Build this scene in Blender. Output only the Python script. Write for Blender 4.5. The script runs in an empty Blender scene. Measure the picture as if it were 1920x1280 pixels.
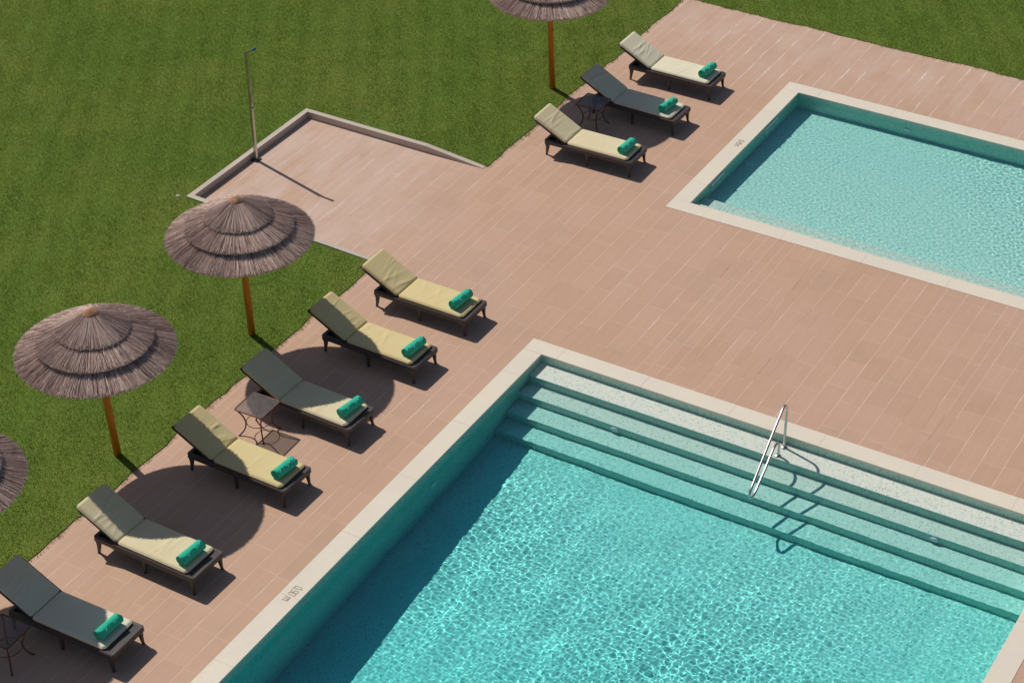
import bpy, bmesh, math, random
import numpy as np
from mathutils import Vector, Matrix

C = bpy.context.scene
COL = C.collection
random.seed(7)
rng = np.random.default_rng(7)

# ------------------------------------------------------------------ camera
cd = bpy.data.cameras.new('camera')
cam = bpy.data.objects.new('camera', cd)
COL.objects.link(cam)
cd.lens = 73.19
cd.sensor_width = 36.0
cd.sensor_fit = 'HORIZONTAL'
cd.clip_start = 0.5
cd.clip_end = 2000.0
CP = Vector((13.15555, -22.96456, 18.89331))
CR = Vector((0.862278, 0.506351, -0.009205))
CU = Vector((-0.285088, 0.500346, 0.817544))
CF = Vector((-0.418570, 0.702326, -0.575792))
cam.matrix_world = Matrix(((CR.x, CU.x, -CF.x, CP.x), (CR.y, CU.y, -CF.y, CP.y), (CR.z, CU.z, -CF.z, CP.z), (0, 0, 0, 1)))
C.camera = cam

# ------------------------------------------------------------------ light
SUN = Vector((0.797, -0.211, -1.0)).normalized()
el = math.asin(-SUN.z)
az = math.atan2(-SUN.x, -SUN.y)
w = bpy.data.worlds.new('World')
C.world = w
w.use_nodes = True
nt = w.node_tree
sky = nt.nodes.new('ShaderNodeTexSky')
sky.sky_type = 'NISHITA'
sky.sun_disc = False
sky.sun_elevation = el
sky.sun_rotation = az
nt.links.new(sky.outputs[0], nt.nodes['Background'].inputs[0])
nt.nodes['Background'].inputs[1].default_value = 0.074
sl = bpy.data.lights.new('sun', 'SUN')
sl.energy = 4.6
sl.angle = math.radians(0.5)
sl.color = (1.0, 0.95, 0.86)
sl.cycles.is_caustics_light = True
so = bpy.data.objects.new('sun', sl)
so.rotation_euler = SUN.to_track_quat('-Z', 'Y').to_euler()
so.location = (-20, 5, 25)
COL.objects.link(so)
C.view_settings.view_transform = 'Standard'
C.view_settings.look = 'None'
C.view_settings.gamma = 1.0
C.view_settings.exposure = -0.46
C.view_settings.use_curve_mapping = False
C.cycles.use_denoising = True
C.cycles.max_bounces = 10
C.cycles.transparent_max_bounces = 12
C.cycles.caustics_refractive = True
C.cycles.caustics_reflective = False
C.cycles.blur_glossy = 0.5
C.cycles.sample_clamp_indirect = 6.0


# ------------------------------------------------------------------ helpers
def tag(o, label=None, cat=None, group=None, kind=None):
    if label: o['label'] = label
    if cat: o['category'] = cat
    if group: o['group'] = group
    if kind: o['kind'] = kind
    return o


def empty(name, loc=(0, 0, 0), rz=0.0):
    o = bpy.data.objects.new(name, None)
    o.empty_display_size = 0.2
    o.location = loc
    o.rotation_euler = (0, 0, rz)
    COL.objects.link(o)
    return o


def copy_tree(o, parent=None):
    c = o.copy()
    COL.objects.link(c)
    c.parent = parent
    for ch in list(o.children):
        copy_tree(ch, c)
    return c


class MB:
    def __init__(s):
        s.v = []
        s.f = []
        s.sm = []

    def add(s, vs, fs, smooth=False):
        n = len(s.v)
        s.v += [tuple(p) for p in vs]
        s.f += [tuple(i + n for i in f) for f in fs]
        s.sm += [smooth] * len(fs)

    def box(s, a, b, mat=None):
        (x0, y0, z0), (x1, y1, z1) = a, b
        vs = [Vector(p) for p in ((x0, y0, z0), (x1, y0, z0), (x1, y1, z0), (x0, y1, z0), (x0, y0, z1), (x1, y0, z1), (x1, y1, z1), (x0, y1, z1))]
        if mat is not None:
            vs = [mat @ p for p in vs]
        s.add(vs, [(3, 2, 1, 0), (4, 5, 6, 7), (0, 1, 5, 4), (1, 2, 6, 5), (2, 3, 7, 6), (3, 0, 4, 7)])

    def loft(s, rings, cap=True, smooth=True):
        n = len(rings[0])
        vs = [p for r in rings for p in r]
        fs = []
        for k in range(len(rings) - 1):
            for i in range(n):
                j = (i + 1) % n
                fs.append((k * n + i, k * n + j, (k + 1) * n + j, (k + 1) * n + i))
        s.add(vs, fs, smooth)
        if cap:
            m = len(s.v) - len(vs)
            s.f.append(tuple(m + i for i in range(n))[::-1])
            s.f.append(tuple(m + (len(rings) - 1) * n + i for i in range(n)))
            s.sm += [False, False]

    def tube(s, pts, r, n=8, closed=False, smooth=True):
        pts = [Vector(p) for p in pts]
        rs = r if isinstance(r, (list, tuple)) else [r] * len(pts)
        rings = []
        up = None
        L = len(pts)
        for i, p in enumerate(pts):
            if closed:
                t = (pts[(i + 1) % L] - pts[i - 1]).normalized()
            else:
                t = (pts[min(i + 1, L - 1)] - pts[max(i - 1, 0)]).normalized()
            if up is None:
                up = Vector((0, 0, 1)) if abs(t.z) < 0.9 else Vector((1, 0, 0))
            up = (up - t * up.dot(t)).normalized()
            b = t.cross(up)
            rings.append([p + (up * math.cos(2 * math.pi * k / n) + b * math.sin(2 * math.pi * k / n)) * rs[i] for k in range(n)])
        if closed:
            rings.append(rings[0])
            s.loft(rings, False, smooth)
        else:
            s.loft(rings, True, smooth)

    def lathe(s, prof, c=(0, 0, 0), n=32, smooth=True, cap=True):
        rings = [[(c[0] + r * math.cos(2 * math.pi * k / n), c[1] + r * math.sin(2 * math.pi * k / n), c[2] + z) for k in range(n)] for r, z in prof]
        s.loft(rings, cap, smooth)

    def build(s, name, mat, parent=None, recalc=False):
        m = bpy.data.meshes.new(name)
        m.from_pydata(s.v, [], s.f)
        m.polygons.foreach_set('use_smooth', s.sm)
        if recalc:
            b = bmesh.new()
            b.from_mesh(m)
            bmesh.ops.recalc_face_normals(b, faces=b.faces)
            b.to_mesh(m)
            b.free()
        m.materials.append(mat)
        m.update()
        o = bpy.data.objects.new(name, m)
        COL.objects.link(o)
        o.parent = parent
        return o


def np_mesh(name, V, F, mat, parent=None, smooth=False):
    m = bpy.data.meshes.new(name)
    V = np.asarray(V, np.float32)
    F = np.asarray(F, np.int32)
    m.vertices.add(len(V))
    m.vertices.foreach_set('co', V.ravel())
    k = F.shape[1]
    m.loops.add(F.size)
    m.loops.foreach_set('vertex_index', F.ravel())
    m.polygons.add(len(F))
    m.polygons.foreach_set('loop_start', np.arange(0, F.size, k, dtype=np.int32))
    m.polygons.foreach_set('loop_total', np.full(len(F), k, dtype=np.int32))
    m.polygons.foreach_set('use_smooth', np.full(len(F), smooth))
    m.update(calc_edges=True)
    m.materials.append(mat)
    o = bpy.data.objects.new(name, m)
    COL.objects.link(o)
    o.parent = parent
    return o


def catmull(P, n=8, closed=False):
    P = [Vector(p) for p in P]
    out = []
    L = len(P)
    for i in range(L if closed else L - 1):
        if closed:
            a, b, c, d = P[i - 1], P[i], P[(i + 1) % L], P[(i + 2) % L]
        else:
            a, b, c, d = P[max(i - 1, 0)], P[i], P[i + 1], P[min(i + 2, L - 1)]
        for k in range(n):
            t = k / n
            out.append(0.5 * ((2 * b) + (c - a) * t + (2 * a - 5 * b + 4 * c - d) * t * t + (3 * b - a - 3 * c + d) * t ** 3))
    if not closed:
        out.append(P[-1])
    return out


def sstep(t):
    t = np.clip(t, 0, 1)
    return t * t * (3 - 2 * t)


# ------------------------------------------------------------------ node helper
class NG:
    def __init__(s, name):
        s.m = bpy.data.materials.new(name)
        s.m.use_nodes = True
        s.t = s.m.node_tree
        s.b = s.t.nodes['Principled BSDF']
        s.out = s.t.nodes['Material Output']

    def n(s, typ, **kw):
        nd = s.t.nodes.new(typ)
        for k, v in kw.items():
            setattr(nd, k, v)
        return nd

    def l(s, a, b):
        s.t.links.new(a, b)

    def put(s, sock, v):
        if isinstance(v, bpy.types.NodeSocket):
            s.l(v, sock)
        elif isinstance(v, (tuple, list)):
            sock.default_value = tuple(v) + ((1.0,) if len(v) == 3 and len(sock.default_value) == 4 else ())
        else:
            sock.default_value = v

    def math(s, op, a, b=0.0, c=0.0, clamp=False):
        nd = s.n('ShaderNodeMath', operation=op, use_clamp=clamp)
        s.put(nd.inputs[0], a)
        s.put(nd.inputs[1], b)
        s.put(nd.inputs[2], c)
        return nd.outputs[0]

    def mix(s, f, a, b, typ='MIX'):
        nd = s.n('ShaderNodeMix', data_type='RGBA', blend_type=typ)
        s.put(nd.inputs[0], f)
        s.put(nd.inputs[6], a)
        s.put(nd.inputs[7], b)
        return nd.outputs[2]

    def ramp(s, f, pts):
        nd = s.n('ShaderNodeValToRGB')
        e = nd.color_ramp.elements
        while len(e) < len(pts):
            e.new(0.5)
        for q, (p, c) in zip(e, pts):
            q.position = p
            q.color = tuple(c) + (1,) if len(c) == 3 else c
        s.put(nd.inputs[0], f)
        return nd.outputs[0]

    def mr(s, f, a, b, c=0.0, d=1.0, smooth=True):
        nd = s.n('ShaderNodeMapRange', interpolation_type='SMOOTHSTEP' if smooth else 'LINEAR')
        for i, v in enumerate((f, a, b, c, d)):
            s.put(nd.inputs[i], v)
        return nd.outputs[0]

    def noise(s, vec, scale, detail=3, rough=0.5, dist=0.0):
        nd = s.n('ShaderNodeTexNoise')
        s.put(nd.inputs['Vector'], vec)
        nd.inputs['Scale'].default_value = scale
        nd.inputs['Detail'].default_value = detail
        nd.inputs['Roughness'].default_value = rough
        nd.inputs['Distortion'].default_value = dist
        return nd.outputs[0]

    def pos(s):
        return s.n('ShaderNodeNewGeometry').outputs['Position']

    def obj(s):
        return s.n('ShaderNodeTexCoord').outputs['Object']

    def xyz(s, v):
        nd = s.n('ShaderNodeSeparateXYZ')
        s.put(nd.inputs[0], v)
        return nd.outputs

    def comb(s, x=0.0, y=0.0, z=0.0):
        nd = s.n('ShaderNodeCombineXYZ')
        for i, v in enumerate((x, y, z)):
            s.put(nd.inputs[i], v)
        return nd.outputs[0]

    def wn(s, v):
        nd = s.n('ShaderNodeTexWhiteNoise', noise_dimensions='3D')
        s.put(nd.inputs['Vector'], v)
        return nd.outputs['Value']

    def vm(s, op, a, b=(0, 0, 0)):
        nd = s.n('ShaderNodeVectorMath', operation=op)
        s.put(nd.inputs[0], a)
        s.put(nd.inputs[1], b)
        return nd.outputs[0]

    def bump(s, h, dist=0.01, strength=0.5):
        nd = s.n('ShaderNodeBump')
        nd.inputs['Strength'].default_value = strength
        nd.inputs['Distance'].default_value = dist
        s.put(nd.inputs['Height'], h)
        s.l(nd.outputs[0], s.b.inputs['Normal'])

    def base(s, col, rough=0.6, spec=0.3):
        s.put(s.b.inputs['Base Color'], col)
        s.put(s.b.inputs['Roughness'], rough)
        s.b.inputs['Specular IOR Level'].default_value = spec
        return s.m


# ------------------------------------------------------------------ materials
def m_deck():
    g = NG('deck_tiles')
    x, y, z = g.xyz(g.pos())
    MOD, LEN = 0.3375, 0.684
    u = g.math('DIVIDE', g.math('ADD', x, 0.56 + 20 * MOD), MOD)
    ci = g.math('FLOOR', u)
    fu = g.math('FRACT', u)
    half = g.math('GREATER_THAN', fu, 0.5)
    sep = g.math('GREATER_THAN', g.wn(g.comb(ci, 3.3, 1.1)), 0.72)
    seed = g.math('ADD', g.math('MULTIPLY', ci, 2.0), g.math('MULTIPLY', half, sep))
    v = g.math('ADD', g.math('DIVIDE', y, LEN), g.math('MULTIPLY', g.wn(g.comb(seed, 7.7, 2.2)), 1.0))
    fv = g.math('FRACT', v)
    row = g.math('FLOOR', v)
    wob = g.math('MULTIPLY', g.math('SUBTRACT', g.noise(g.pos(), 9.0, 2), 0.5), 0.004)
    du = g.math('ADD', g.math('MULTIPLY', g.math('MINIMUM', fu, g.math('SUBTRACT', 1.0, fu)), MOD), wob)
    dv = g.math('ADD', g.math('MULTIPLY', g.math('MINIMUM', fv, g.math('SUBTRACT', 1.0, fv)), LEN), wob)
    dm = g.math('ABSOLUTE', g.math('SUBTRACT', g.math('MULTIPLY', g.math('ABSOLUTE', g.math('SUBTRACT', fu, 0.5)), MOD), 0.010))
    dm0 = g.math('MULTIPLY', g.math('ABSOLUTE', g.math('SUBTRACT', fu, 0.5)), MOD)
    jn = g.noise(g.comb(g.math('MULTIPLY', ci, 3.1), g.math('MULTIPLY', y, 0.8), 0.0), 1.0, 3)
    ml = g.mr(du, 0.003, 0.0075, 1.0, 0.0)
    mv = g.mr(dv, 0.003, 0.007, 1.0, 0.0)
    mm = g.math('MULTIPLY', g.mr(dm, 0.001, 0.004, 1.0, 0.0), 0.35)
    ms = g.math('MULTIPLY', g.math('MULTIPLY', g.mr(dm0, 0.002, 0.006, 1.0, 0.0), sep), 0.7)
    ml = g.math('MULTIPLY', ml, g.mr(jn, 0.3, 0.6, 0.45, 1.0))
    mv = g.math('MULTIPLY', mv, g.mr(g.noise(g.pos(), 2.3, 2), 0.35, 0.6, 0.25, 0.9))
    line = g.math('MAXIMUM', g.math('MAXIMUM', ml, mv), g.math('MAXIMUM', mm, ms))
    # a few joints are missing their grout and read dark
    lost = g.mr(g.noise(g.comb(g.math('MULTIPLY', seed, 1.7), g.math('MULTIPLY', row, 5.3), 4.0), 1.0, 0), 0.68, 0.70)
    tv = g.wn(g.comb(seed, row, 5.5))
    tcol = g.ramp(tv, [(0.0, (0.54, 0.337, 0.230)), (0.35, (0.555, 0.346, 0.236)), (0.7, (0.565, 0.355, 0.243)), (1.0, (0.58, 0.364, 0.254))])
    pink = g.mr(g.noise(g.pos(), 0.33, 3, 0.55), 0.42, 0.62)
    tcol = g.mix(g.math('MULTIPLY', pink, 0.35), tcol, (0.58, 0.375, 0.30))
    # wood-like fine grain running with the plank
    gr = g.noise(g.comb(g.math('MULTIPLY', x, 60.0), g.math('MULTIPLY', y, 3.0), seed), 1.0, 4, 0.6)
    tcol = g.mix(g.mr(gr, 0.3, 0.7, 0.0, 0.12, False), tcol, (0.36, 0.23, 0.17))
    dirt = g.mr(g.noise(g.pos(), 1.1, 5, 0.6), 0.45, 0.75, 0.0, 0.22)
    tcol = g.mix(dirt, tcol, (0.40, 0.26, 0.19))
    # lime bloom: pad by the shower and the far corner of the terrace
    pad = g.math('MULTIPLY', g.mr(x, -3.0, -5.2), g.mr(y, 0.0, 1.2))
    far = g.mr(y, 8.8, 11.6)
    bl = g.noise(g.comb(g.math('MULTIPLY', x, 2.6), g.math('MULTIPLY', y, 0.75), 9.0), 1.0, 4, 0.6)
    reg = g.math('MAXIMUM', g.math('MULTIPLY', pad, 0.95), g.math('MULTIPLY', far, 0.6))
    reg = g.math('ADD', reg, 0.10)
    bloom = g.math('MULTIPLY', g.mr(bl, 0.22, 0.72), reg, clamp=True)
    tcol = g.mix(g.math('MULTIPLY', bloom, 0.55), tcol, (0.68, 0.53, 0.46))
    # salt streaks hugging long joints
    st = g.noise(g.comb(g.math('MULTIPLY', ci, 4.7), g.math('MULTIPLY', y, 1.6), 2.0), 1.0, 2, 0.5)
    wdt = g.mr(st, 0.5, 0.75, 0.0, 0.045, False)
    wdt = g.math('MULTIPLY', wdt, g.math('ADD', 0.12, reg))
    strk = g.math('MULTIPLY', g.mr(g.math('SUBTRACT', du, wdt), -0.006, 0.006, 1.0, 0.0), g.mr(st, 0.5, 0.6))
    strk = g.math('MULTIPLY', strk, g.mr(g.noise(g.pos(), 14.0, 3), 0.3, 0.6, 0.2, 0.7))
    strk = g.math('MULTIPLY', strk, g.math('SUBTRACT', 1.0, g.math('MULTIPLY', pad, 0.6)))
    spot = g.math('MULTIPLY', g.mr(g.noise(g.pos(), 3.7, 5, 0.7), 0.70, 0.78), 0.35)
    col = g.mix(g.math('MULTIPLY', line, g.math('SUBTRACT', 0.47, g.math('MULTIPLY', lost, 0.7)), clamp=True), tcol, (0.80, 0.62, 0.50))
    col = g.mix(g.math('MULTIPLY', g.math('MULTIPLY', line, lost), 0.55), col, (0.16, 0.08, 0.05))
    col = g.mix(strk, col, (0.80, 0.70, 0.64))
    col = g.mix(spot, col, (0.78, 0.64, 0.56))
    h = g.math('ADD', g.math('MULTIPLY', line, -0.6), g.math('MULTIPLY', gr, 0.35))
    g.bump(h, 0.004, 0.5)
    return g.base(col, 0.62, 0.25)


def m_stone(name, c1, c2, c3, jx=True):
    g = NG(name)
    n1 = g.noise(g.pos(), 0.9, 4, 0.6)
    col = g.mix(g.mr(n1, 0.35, 0.65), c1, c2)
    n2 = g.noise(g.vm('ADD', g.pos(), (31.0, 7.0, 2.0)), 1.7, 5, 0.65, 0.5)
    col = g.mix(g.mr(n2, 0.52, 0.78, 0.0, 0.55), col, c3)
    n3 = g.noise(g.pos(), 45.0, 3)
    col = g.mix(g.mr(n3, 0.3, 0.7, 0.0, 0.12), col, (0.45, 0.38, 0.30))
    g.bump(n3, 0.003, 0.3)
    return g.base(col, 0.55, 0.3)


def m_mosaic():
    g = NG('pool_mosaic')
    geo = g.n('ShaderNodeNewGeometry')
    T = 0.0255
    p = g.vm('ADD', geo.outputs['Position'], (10.0037, 30.0041, 5.0033))
    q = g.vm('SCALE', p)
    g.t.nodes[-1].inputs['Scale'].default_value = 1 / T
    nx, ny, nz = g.xyz(g.vm('ABSOLUTE', geo.outputs['Normal']))
    qx, qy, qz = g.xyz(q)
    def edge(a):
        f = g.math('FRACT', a)
        return g.math('MINIMUM', f, g.math('SUBTRACT', 1.0, f))
    def lm(a, nn):
        return g.math('MULTIPLY', g.mr(edge(a), 0.05, 0.11, 1.0, 0.0), g.math('LESS_THAN', nn, 0.7))
    line = g.math('MAXIMUM', g.math('MAXIMUM', lm(qx, nx), lm(qy, ny)), lm(qz, nz))
    fz = g.math('MULTIPLY', g.math('FLOOR', qz), g.math('LESS_THAN', nz, 0.7))
    cell = g.comb(g.math('FLOOR', qx), g.math('FLOOR', qy), fz)
    r = g.wn(cell)
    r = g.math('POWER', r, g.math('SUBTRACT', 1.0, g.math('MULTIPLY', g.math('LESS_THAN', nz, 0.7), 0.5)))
    tile = g.ramp(r, [(0.0, (0.70, 0.73, 0.65)), (0.30, (0.79, 0.78, 0.70)), (0.55, (0.68, 0.74, 0.66)), (0.74, (0.58, 0.69, 0.61)), (0.88, (0.45, 0.61, 0.54)), (0.955, (0.32, 0.50, 0.45))])
    g.t.nodes[-1].color_ramp.interpolation = 'CONSTANT'
    # big soft drifts between batches of tiles
    dr = g.noise(geo.outputs['Position'], 0.8, 3)
    tile = g.mix(g.mr(dr, 0.35, 0.7, 0.0, 0.25), tile, (0.66, 0.76, 0.69))
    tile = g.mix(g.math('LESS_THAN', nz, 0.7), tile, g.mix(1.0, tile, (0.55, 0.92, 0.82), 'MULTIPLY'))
    col = g.mix(g.math('MULTIPLY', line, 0.75), tile, (0.72, 0.70, 0.63))
    g.bump(g.math('MULTIPLY', line, -1.0), 0.002, 0.4)
    return g.base(col, 0.25, 0.5)


def m_water(name, dens, col):
    g = NG(name)
    gl = g.n('ShaderNodeBsdfGlass')
    gl.inputs['Color'].default_value = (1.25, 1.26, 1.24, 1)
    gl.inputs['IOR'].default_value = 1.333
    gl.inputs['Roughness'].default_value = 0.0
    g.l(gl.outputs[0], g.out.inputs[0])
    g.t.nodes.remove(g.b)
    va = g.n('ShaderNodeVolumeAbsorption')
    va.inputs[0].default_value = col + (1,)
    x, y, z = g.xyz(g.pos())
    d = g.math('MULTIPLY', g.math('LESS_THAN', z, -0.085), dens)
    g.l(d, va.inputs[1])
    g.l(va.outputs[0], g.out.inputs['Volume'])
    return g.m


def m_simple(name, col, rough=0.6, spec=0.3, metal=0.0, var=0.15, vs=12.0, bump=0.0):
    g = NG(name)
    n = g.noise(g.obj(), vs, 4, 0.6)
    c2 = tuple(c * (1 - var) for c in col)
    g.base(g.mix(g.mr(n, 0.3, 0.7), col, c2), rough, spec)
    g.b.inputs['Metallic'].default_value = metal
    if bump:
        g.bump(n, bump, 0.6)
    return g.m


def m_weave():
    g = NG('woven_rattan')
    T = 0.022
    x, y, z = g.xyz(g.obj())
    a = g.math('FLOOR', g.math('DIVIDE', g.math('ADD', x, y), T))
    b = g.math('FLOOR', g.math('DIVIDE', g.math('ADD', g.math('SUBTRACT', x, y), g.math('MULTIPLY', z, 1.3)), T))
    ck = g.math('FRACT', g.math('MULTIPLY', g.math('ADD', a, b), 0.5))
    n = g.noise(g.obj(), 30.0, 2)
    col = g.mix(g.math('MULTIPLY', ck, 2.0), (0.030, 0.023, 0.022), (0.120, 0.098, 0.094))
    col = g.mix(g.mr(n, 0.3, 0.7, 0, 0.35), col, (0.055, 0.042, 0.040))
    g.bump(ck, 0.004, 0.8)
    return g.base(col, 0.45, 0.4)


def m_cushion(name, base, alt):
    g = NG(name)
    n = g.noise(g.obj(), 3.0, 4)
    col = base
    col = g.mix(g.mr(n, 0.35, 0.7, 0, 0.6), col, alt)
    wv = g.noise(g.obj(), 350.0, 2)
    g.bump(wv, 0.001, 0.3)
    return g.base(col, 0.8, 0.15)


def m_towel():
    g = NG('teal_terry')
    n = g.noise(g.obj(), 160.0, 3)
    n2 = g.noise(g.obj(), 9.0, 3)
    col = g.mix(g.mr(n, 0.3, 0.7), (0.030, 0.64, 0.42), (0.018, 0.52, 0.33))
    col = g.mix(g.mr(n2, 0.4, 0.7, 0, 0.3), col, (0.04, 0.70, 0.48))
    g.bump(n, 0.010, 1.0)
    g.b.inputs['Sheen Weight'].default_value = 0.3
    return g.base(col, 0.9, 0.1)


def m_reed():
    g = NG('dry_reed')
    geo = g.n('ShaderNodeNewGeometry')
    r = geo.outputs['Random Per Island']
    col = g.ramp(r, [(0.0, (0.09, 0.052, 0.042)), (0.15, (0.25, 0.155, 0.13)), (0.42, (0.60, 0.42, 0.355)), (0.75, (0.82, 0.61, 0.53)), (1.0, (0.95, 0.76, 0.67))])
    n = g.noise(g.obj(), 26.0, 4, 0.65)
    col = g.mix(g.mr(n, 0.35, 0.75, 0, 0.35), col, (0.30, 0.20, 0.16))
    return g.base(col, 0.75, 0.15)


def m_wood():
    g = NG('stained_pole')
    x, y, z = g.xyz(g.obj())
    n = g.noise(g.comb(g.math('MULTIPLY', x, 30.0), g.math('MULTIPLY', y, 30.0), g.math('MULTIPLY', z, 2.0)), 1.0, 4)
    col = g.mix(g.mr(n, 0.3, 0.7), (0.80, 0.27, 0.022), (0.55, 0.17, 0.016))
    k = g.noise(g.obj(), 7.0, 1)
    col = g.mix(g.mr(k, 0.72, 0.78, 0, 0.8), col, (0.07, 0.025, 0.01))
    return g.base(col, 0.5, 0.35)


def m_grass(soil=False):
    g = NG('lawn_soil' if soil else 'grass_blades')
    p = g.pos()
    n1 = g.noise(p, 0.32, 4, 0.55)
    n2 = g.noise(p, 1.9, 4, 0.6)
    dark, mid, lite = (0.142, 0.225, 0.040), (0.182, 0.262, 0.049), (0.245, 0.292, 0.063)
    if soil:
        dark, mid, lite = [tuple(c * 0.95 for c in q) for q in (dark, mid, lite)]
    f = g.math('ADD', g.math('MULTIPLY', n1, 0.6), g.math('MULTIPLY', n2, 0.4))
    col = g.ramp(f, [(0.30, dark), (0.50, mid), (0.70, lite)])
    if not soil:
        geo = g.n('ShaderNodeNewGeometry')
        r = geo.outputs['Random Per Island']
        col = g.mix(g.mr(r, 0.0, 1.0, 0.0, 0.45, False), col, (0.13, 0.22, 0.038))
        col = g.mix(g.mr(r, 0.94, 0.96, 0.0, 0.5), col, (0.38, 0.38, 0.13))
        g.base(col, 0.55, 0.2)
        tr = g.n('ShaderNodeBsdfTranslucent')
        g.put(tr.inputs[0], g.mix(0.5, col, (0.30, 0.38, 0.04)))
        ms = g.n('ShaderNodeMixShader')
        ms.inputs[0].default_value = 0.35
        g.l(g.b.outputs[0], ms.inputs[1])
        g.l(tr.outputs[0], ms.inputs[2])
        g.l(ms.outputs[0], g.out.inputs[0])
        return g.m
    g.bump(g.noise(p, 60.0, 4), 0.03, 1.0)
    return g.base(col, 0.9, 0.05)


def m_steel():
    g = NG('brushed_steel')
    n = g.noise(g.obj(), 20.0, 3)
    g.base(g.mix(g.mr(n, 0.3, 0.7), (0.62, 0.59, 0.57), (0.52, 0.50, 0.49)), 0.32)
    g.b.inputs['Metallic'].default_value = 1.0
    return g.m


def m_glass():
    g = NG('smoked_tabletop')
    n = g.noise(g.obj(), 6.0, 4)
    g.base(g.mix(g.mr(n, 0.3, 0.7), (0.21, 0.185, 0.18), (0.14, 0.125, 0.125)), 0.35, 0.5)
    g.b.inputs['Alpha'].default_value = 0.42
    return g.m


M = dict(
    deck=m_deck(),
    coping=m_stone('coping_limestone', (0.80, 0.71, 0.585), (0.76, 0.68, 0.575), (0.80, 0.665, 0.47)),
    wall=m_stone('wall_render', (0.60, 0.50, 0.42), (0.52, 0.44, 0.38), (0.45, 0.37, 0.31)),
    mosaic=m_mosaic(),
    water=m_water('pool_water', 1.25, (0.10, 0.935, 0.985)),
    weave=m_weave(),
    dark=m_simple('dark_paint', (0.035, 0.028, 0.028), 0.4, 0.4),
    iron=m_simple('rusty_iron', (0.20, 0.065, 0.045), 0.45, 0.4, 0.0, 0.5, 9.0),
    cushion=m_cushion('cream_canvas', (0.75, 0.65, 0.43), (0.71, 0.60, 0.37)),
    cushion_y=m_cushion('yellow_cream_canvas', (0.72, 0.59, 0.315), (0.70, 0.56, 0.28)),
    cushion_w=m_cushion('pale_canvas', (0.78, 0.72, 0.55), (0.75, 0.67, 0.48)),
    piping=m_simple('brown_piping', (0.30, 0.10, 0.055), 0.7, 0.2),
    towel=m_towel(),
    reed=m_reed(),
    cap=m_simple('terracotta', (0.50, 0.255, 0.15), 0.7, 0.2, 0, 0.35, 14.0, 0.004),
    wood=m_wood(),
    grass=m_grass(),
    soil=m_grass(True),
    steel=m_steel(),
    glass=m_glass(),
    white=m_simple('white_plastic', (0.80, 0.82, 0.78), 0.35, 0.5, 0, 0.05),
    lens=m_simple('frosted_lens', (0.85, 0.88, 0.86), 0.2, 0.5, 0, 0.1),
    paint=m_simple('worn_brown_paint', (0.34, 0.23, 0.165), 0.7, 0.2, 0, 0.5, 25.0),
    paint2=m_simple('faded_brown_paint', (0.50, 0.39, 0.30), 0.7, 0.2, 0, 0.5, 40.0),
    blue=m_simple('blue_plastic', (0.03, 0.22, 0.55), 0.4, 0.4),
    stone=m_simple('pale_pebble', (0.60, 0.50, 0.38), 0.8, 0.2, 0, 0.3, 20.0, 0.01),
)

# ------------------------------------------------------------------ layout
CW = 0.322                     # coping width
POOL = (0.0, 8.45, -13.0, 0.0)
KID = (0.0, 9.6, 5.215, 9.803)
DX0, DX1, DY0, DY1 = -3.67, 30.1, -30.1, 12.37
PX0, PY0, PY1 = -7.54, 1.0, 4.43    # paved pad by the shower (inner faces of its wall)


def edge_w(t):
    """wobble of the mown edge along the paving"""
    return 0.018 * np.sin(t * 2.1 + 0.6) + 0.014 * np.sin(t * 5.3 + 2.0) + 0.014 * np.sin(t * 13.1) + 0.016 * np.sin(t * 29.0 + 1.0) + 0.012 * np.sin(t * 51.0)


def lawn_z(x, y):
    wdt = 3.9 - 2.65 * sstep((y - 1.0) / 3.4)
    return 0.012 + 0.088 * sstep((-3.72 - x) / wdt) * sstep((y + 6.0) / 6.5)


# ---- ground far below and around everything (reaches the horizon), with the terrace cut out
mb = MB()
xs = [-400, -60, -9.0, 30, 60, 400]
ys = [-400, -60, -30, 20, 60, 400]
for i in range(5):
    for j in range(5):
        if i == 2 and j == 2:
            continue
        mb.add([(xs[i], ys[j], -0.05), (xs[i + 1], ys[j], -0.05), (xs[i + 1], ys[j + 1], -0.05), (xs[i], ys[j + 1], -0.05)], [(0, 1, 2, 3)])
# ---- lawn sheet, near part with relief
def grid_lines(a, b, step, extra=()):
    L = sorted(set([round(v, 4) for v in np.arange(a, b + 1e-6, step)] + list(extra)))
    out = [L[0]]
    for v in L[1:]:
        if v - out[-1] > 0.02 or v in extra:
            out.append(v)
    return out
gx = grid_lines(-30.0, 30.0, 0.25, (DX0, -7.64, -3.9))
gy = grid_lines(-30.0, 30.0, 0.25, (DY1, 0.9, 4.53))
NX, NY = len(gx), len(gy)
V = []
for yv in gy:
    for xv in gx:
        xx, yy = xv, yv
        if abs(xv - DX0) < 1e-3 and yv <= DY1 + 1e-3:
            xx = xv - 0.03 + float(edge_w(yv))
        if abs(yv - DY1) < 1e-3 and xv >= DX0 - 1e-3:
            yy = yv + 0.03 + 0.8 * float(edge_w(xv + 40))
        V.append((xx, yy, float(lawn_z(xx, yy))))
F = []
for j in range(NY - 1):
    for i in range(NX - 1):
        cx, cy = (gx[i] + gx[i + 1]) / 2, (gy[j] + gy[j + 1]) / 2
        if cx > DX0 and cy < DY1 and cx < 30:
            continue
        if -7.64 < cx < DX0 and 0.9 < cy < 4.53:
            continue
        q = j * NX + i
        F.append((q, q + 1, q + NX + 1, q + NX))
np_mesh('lawn', V, F, M['soil'], smooth=True)['kind'] = 'structure'
g0 = mb.build('ground', M['soil'])
g0['kind'] = 'structure'

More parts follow.
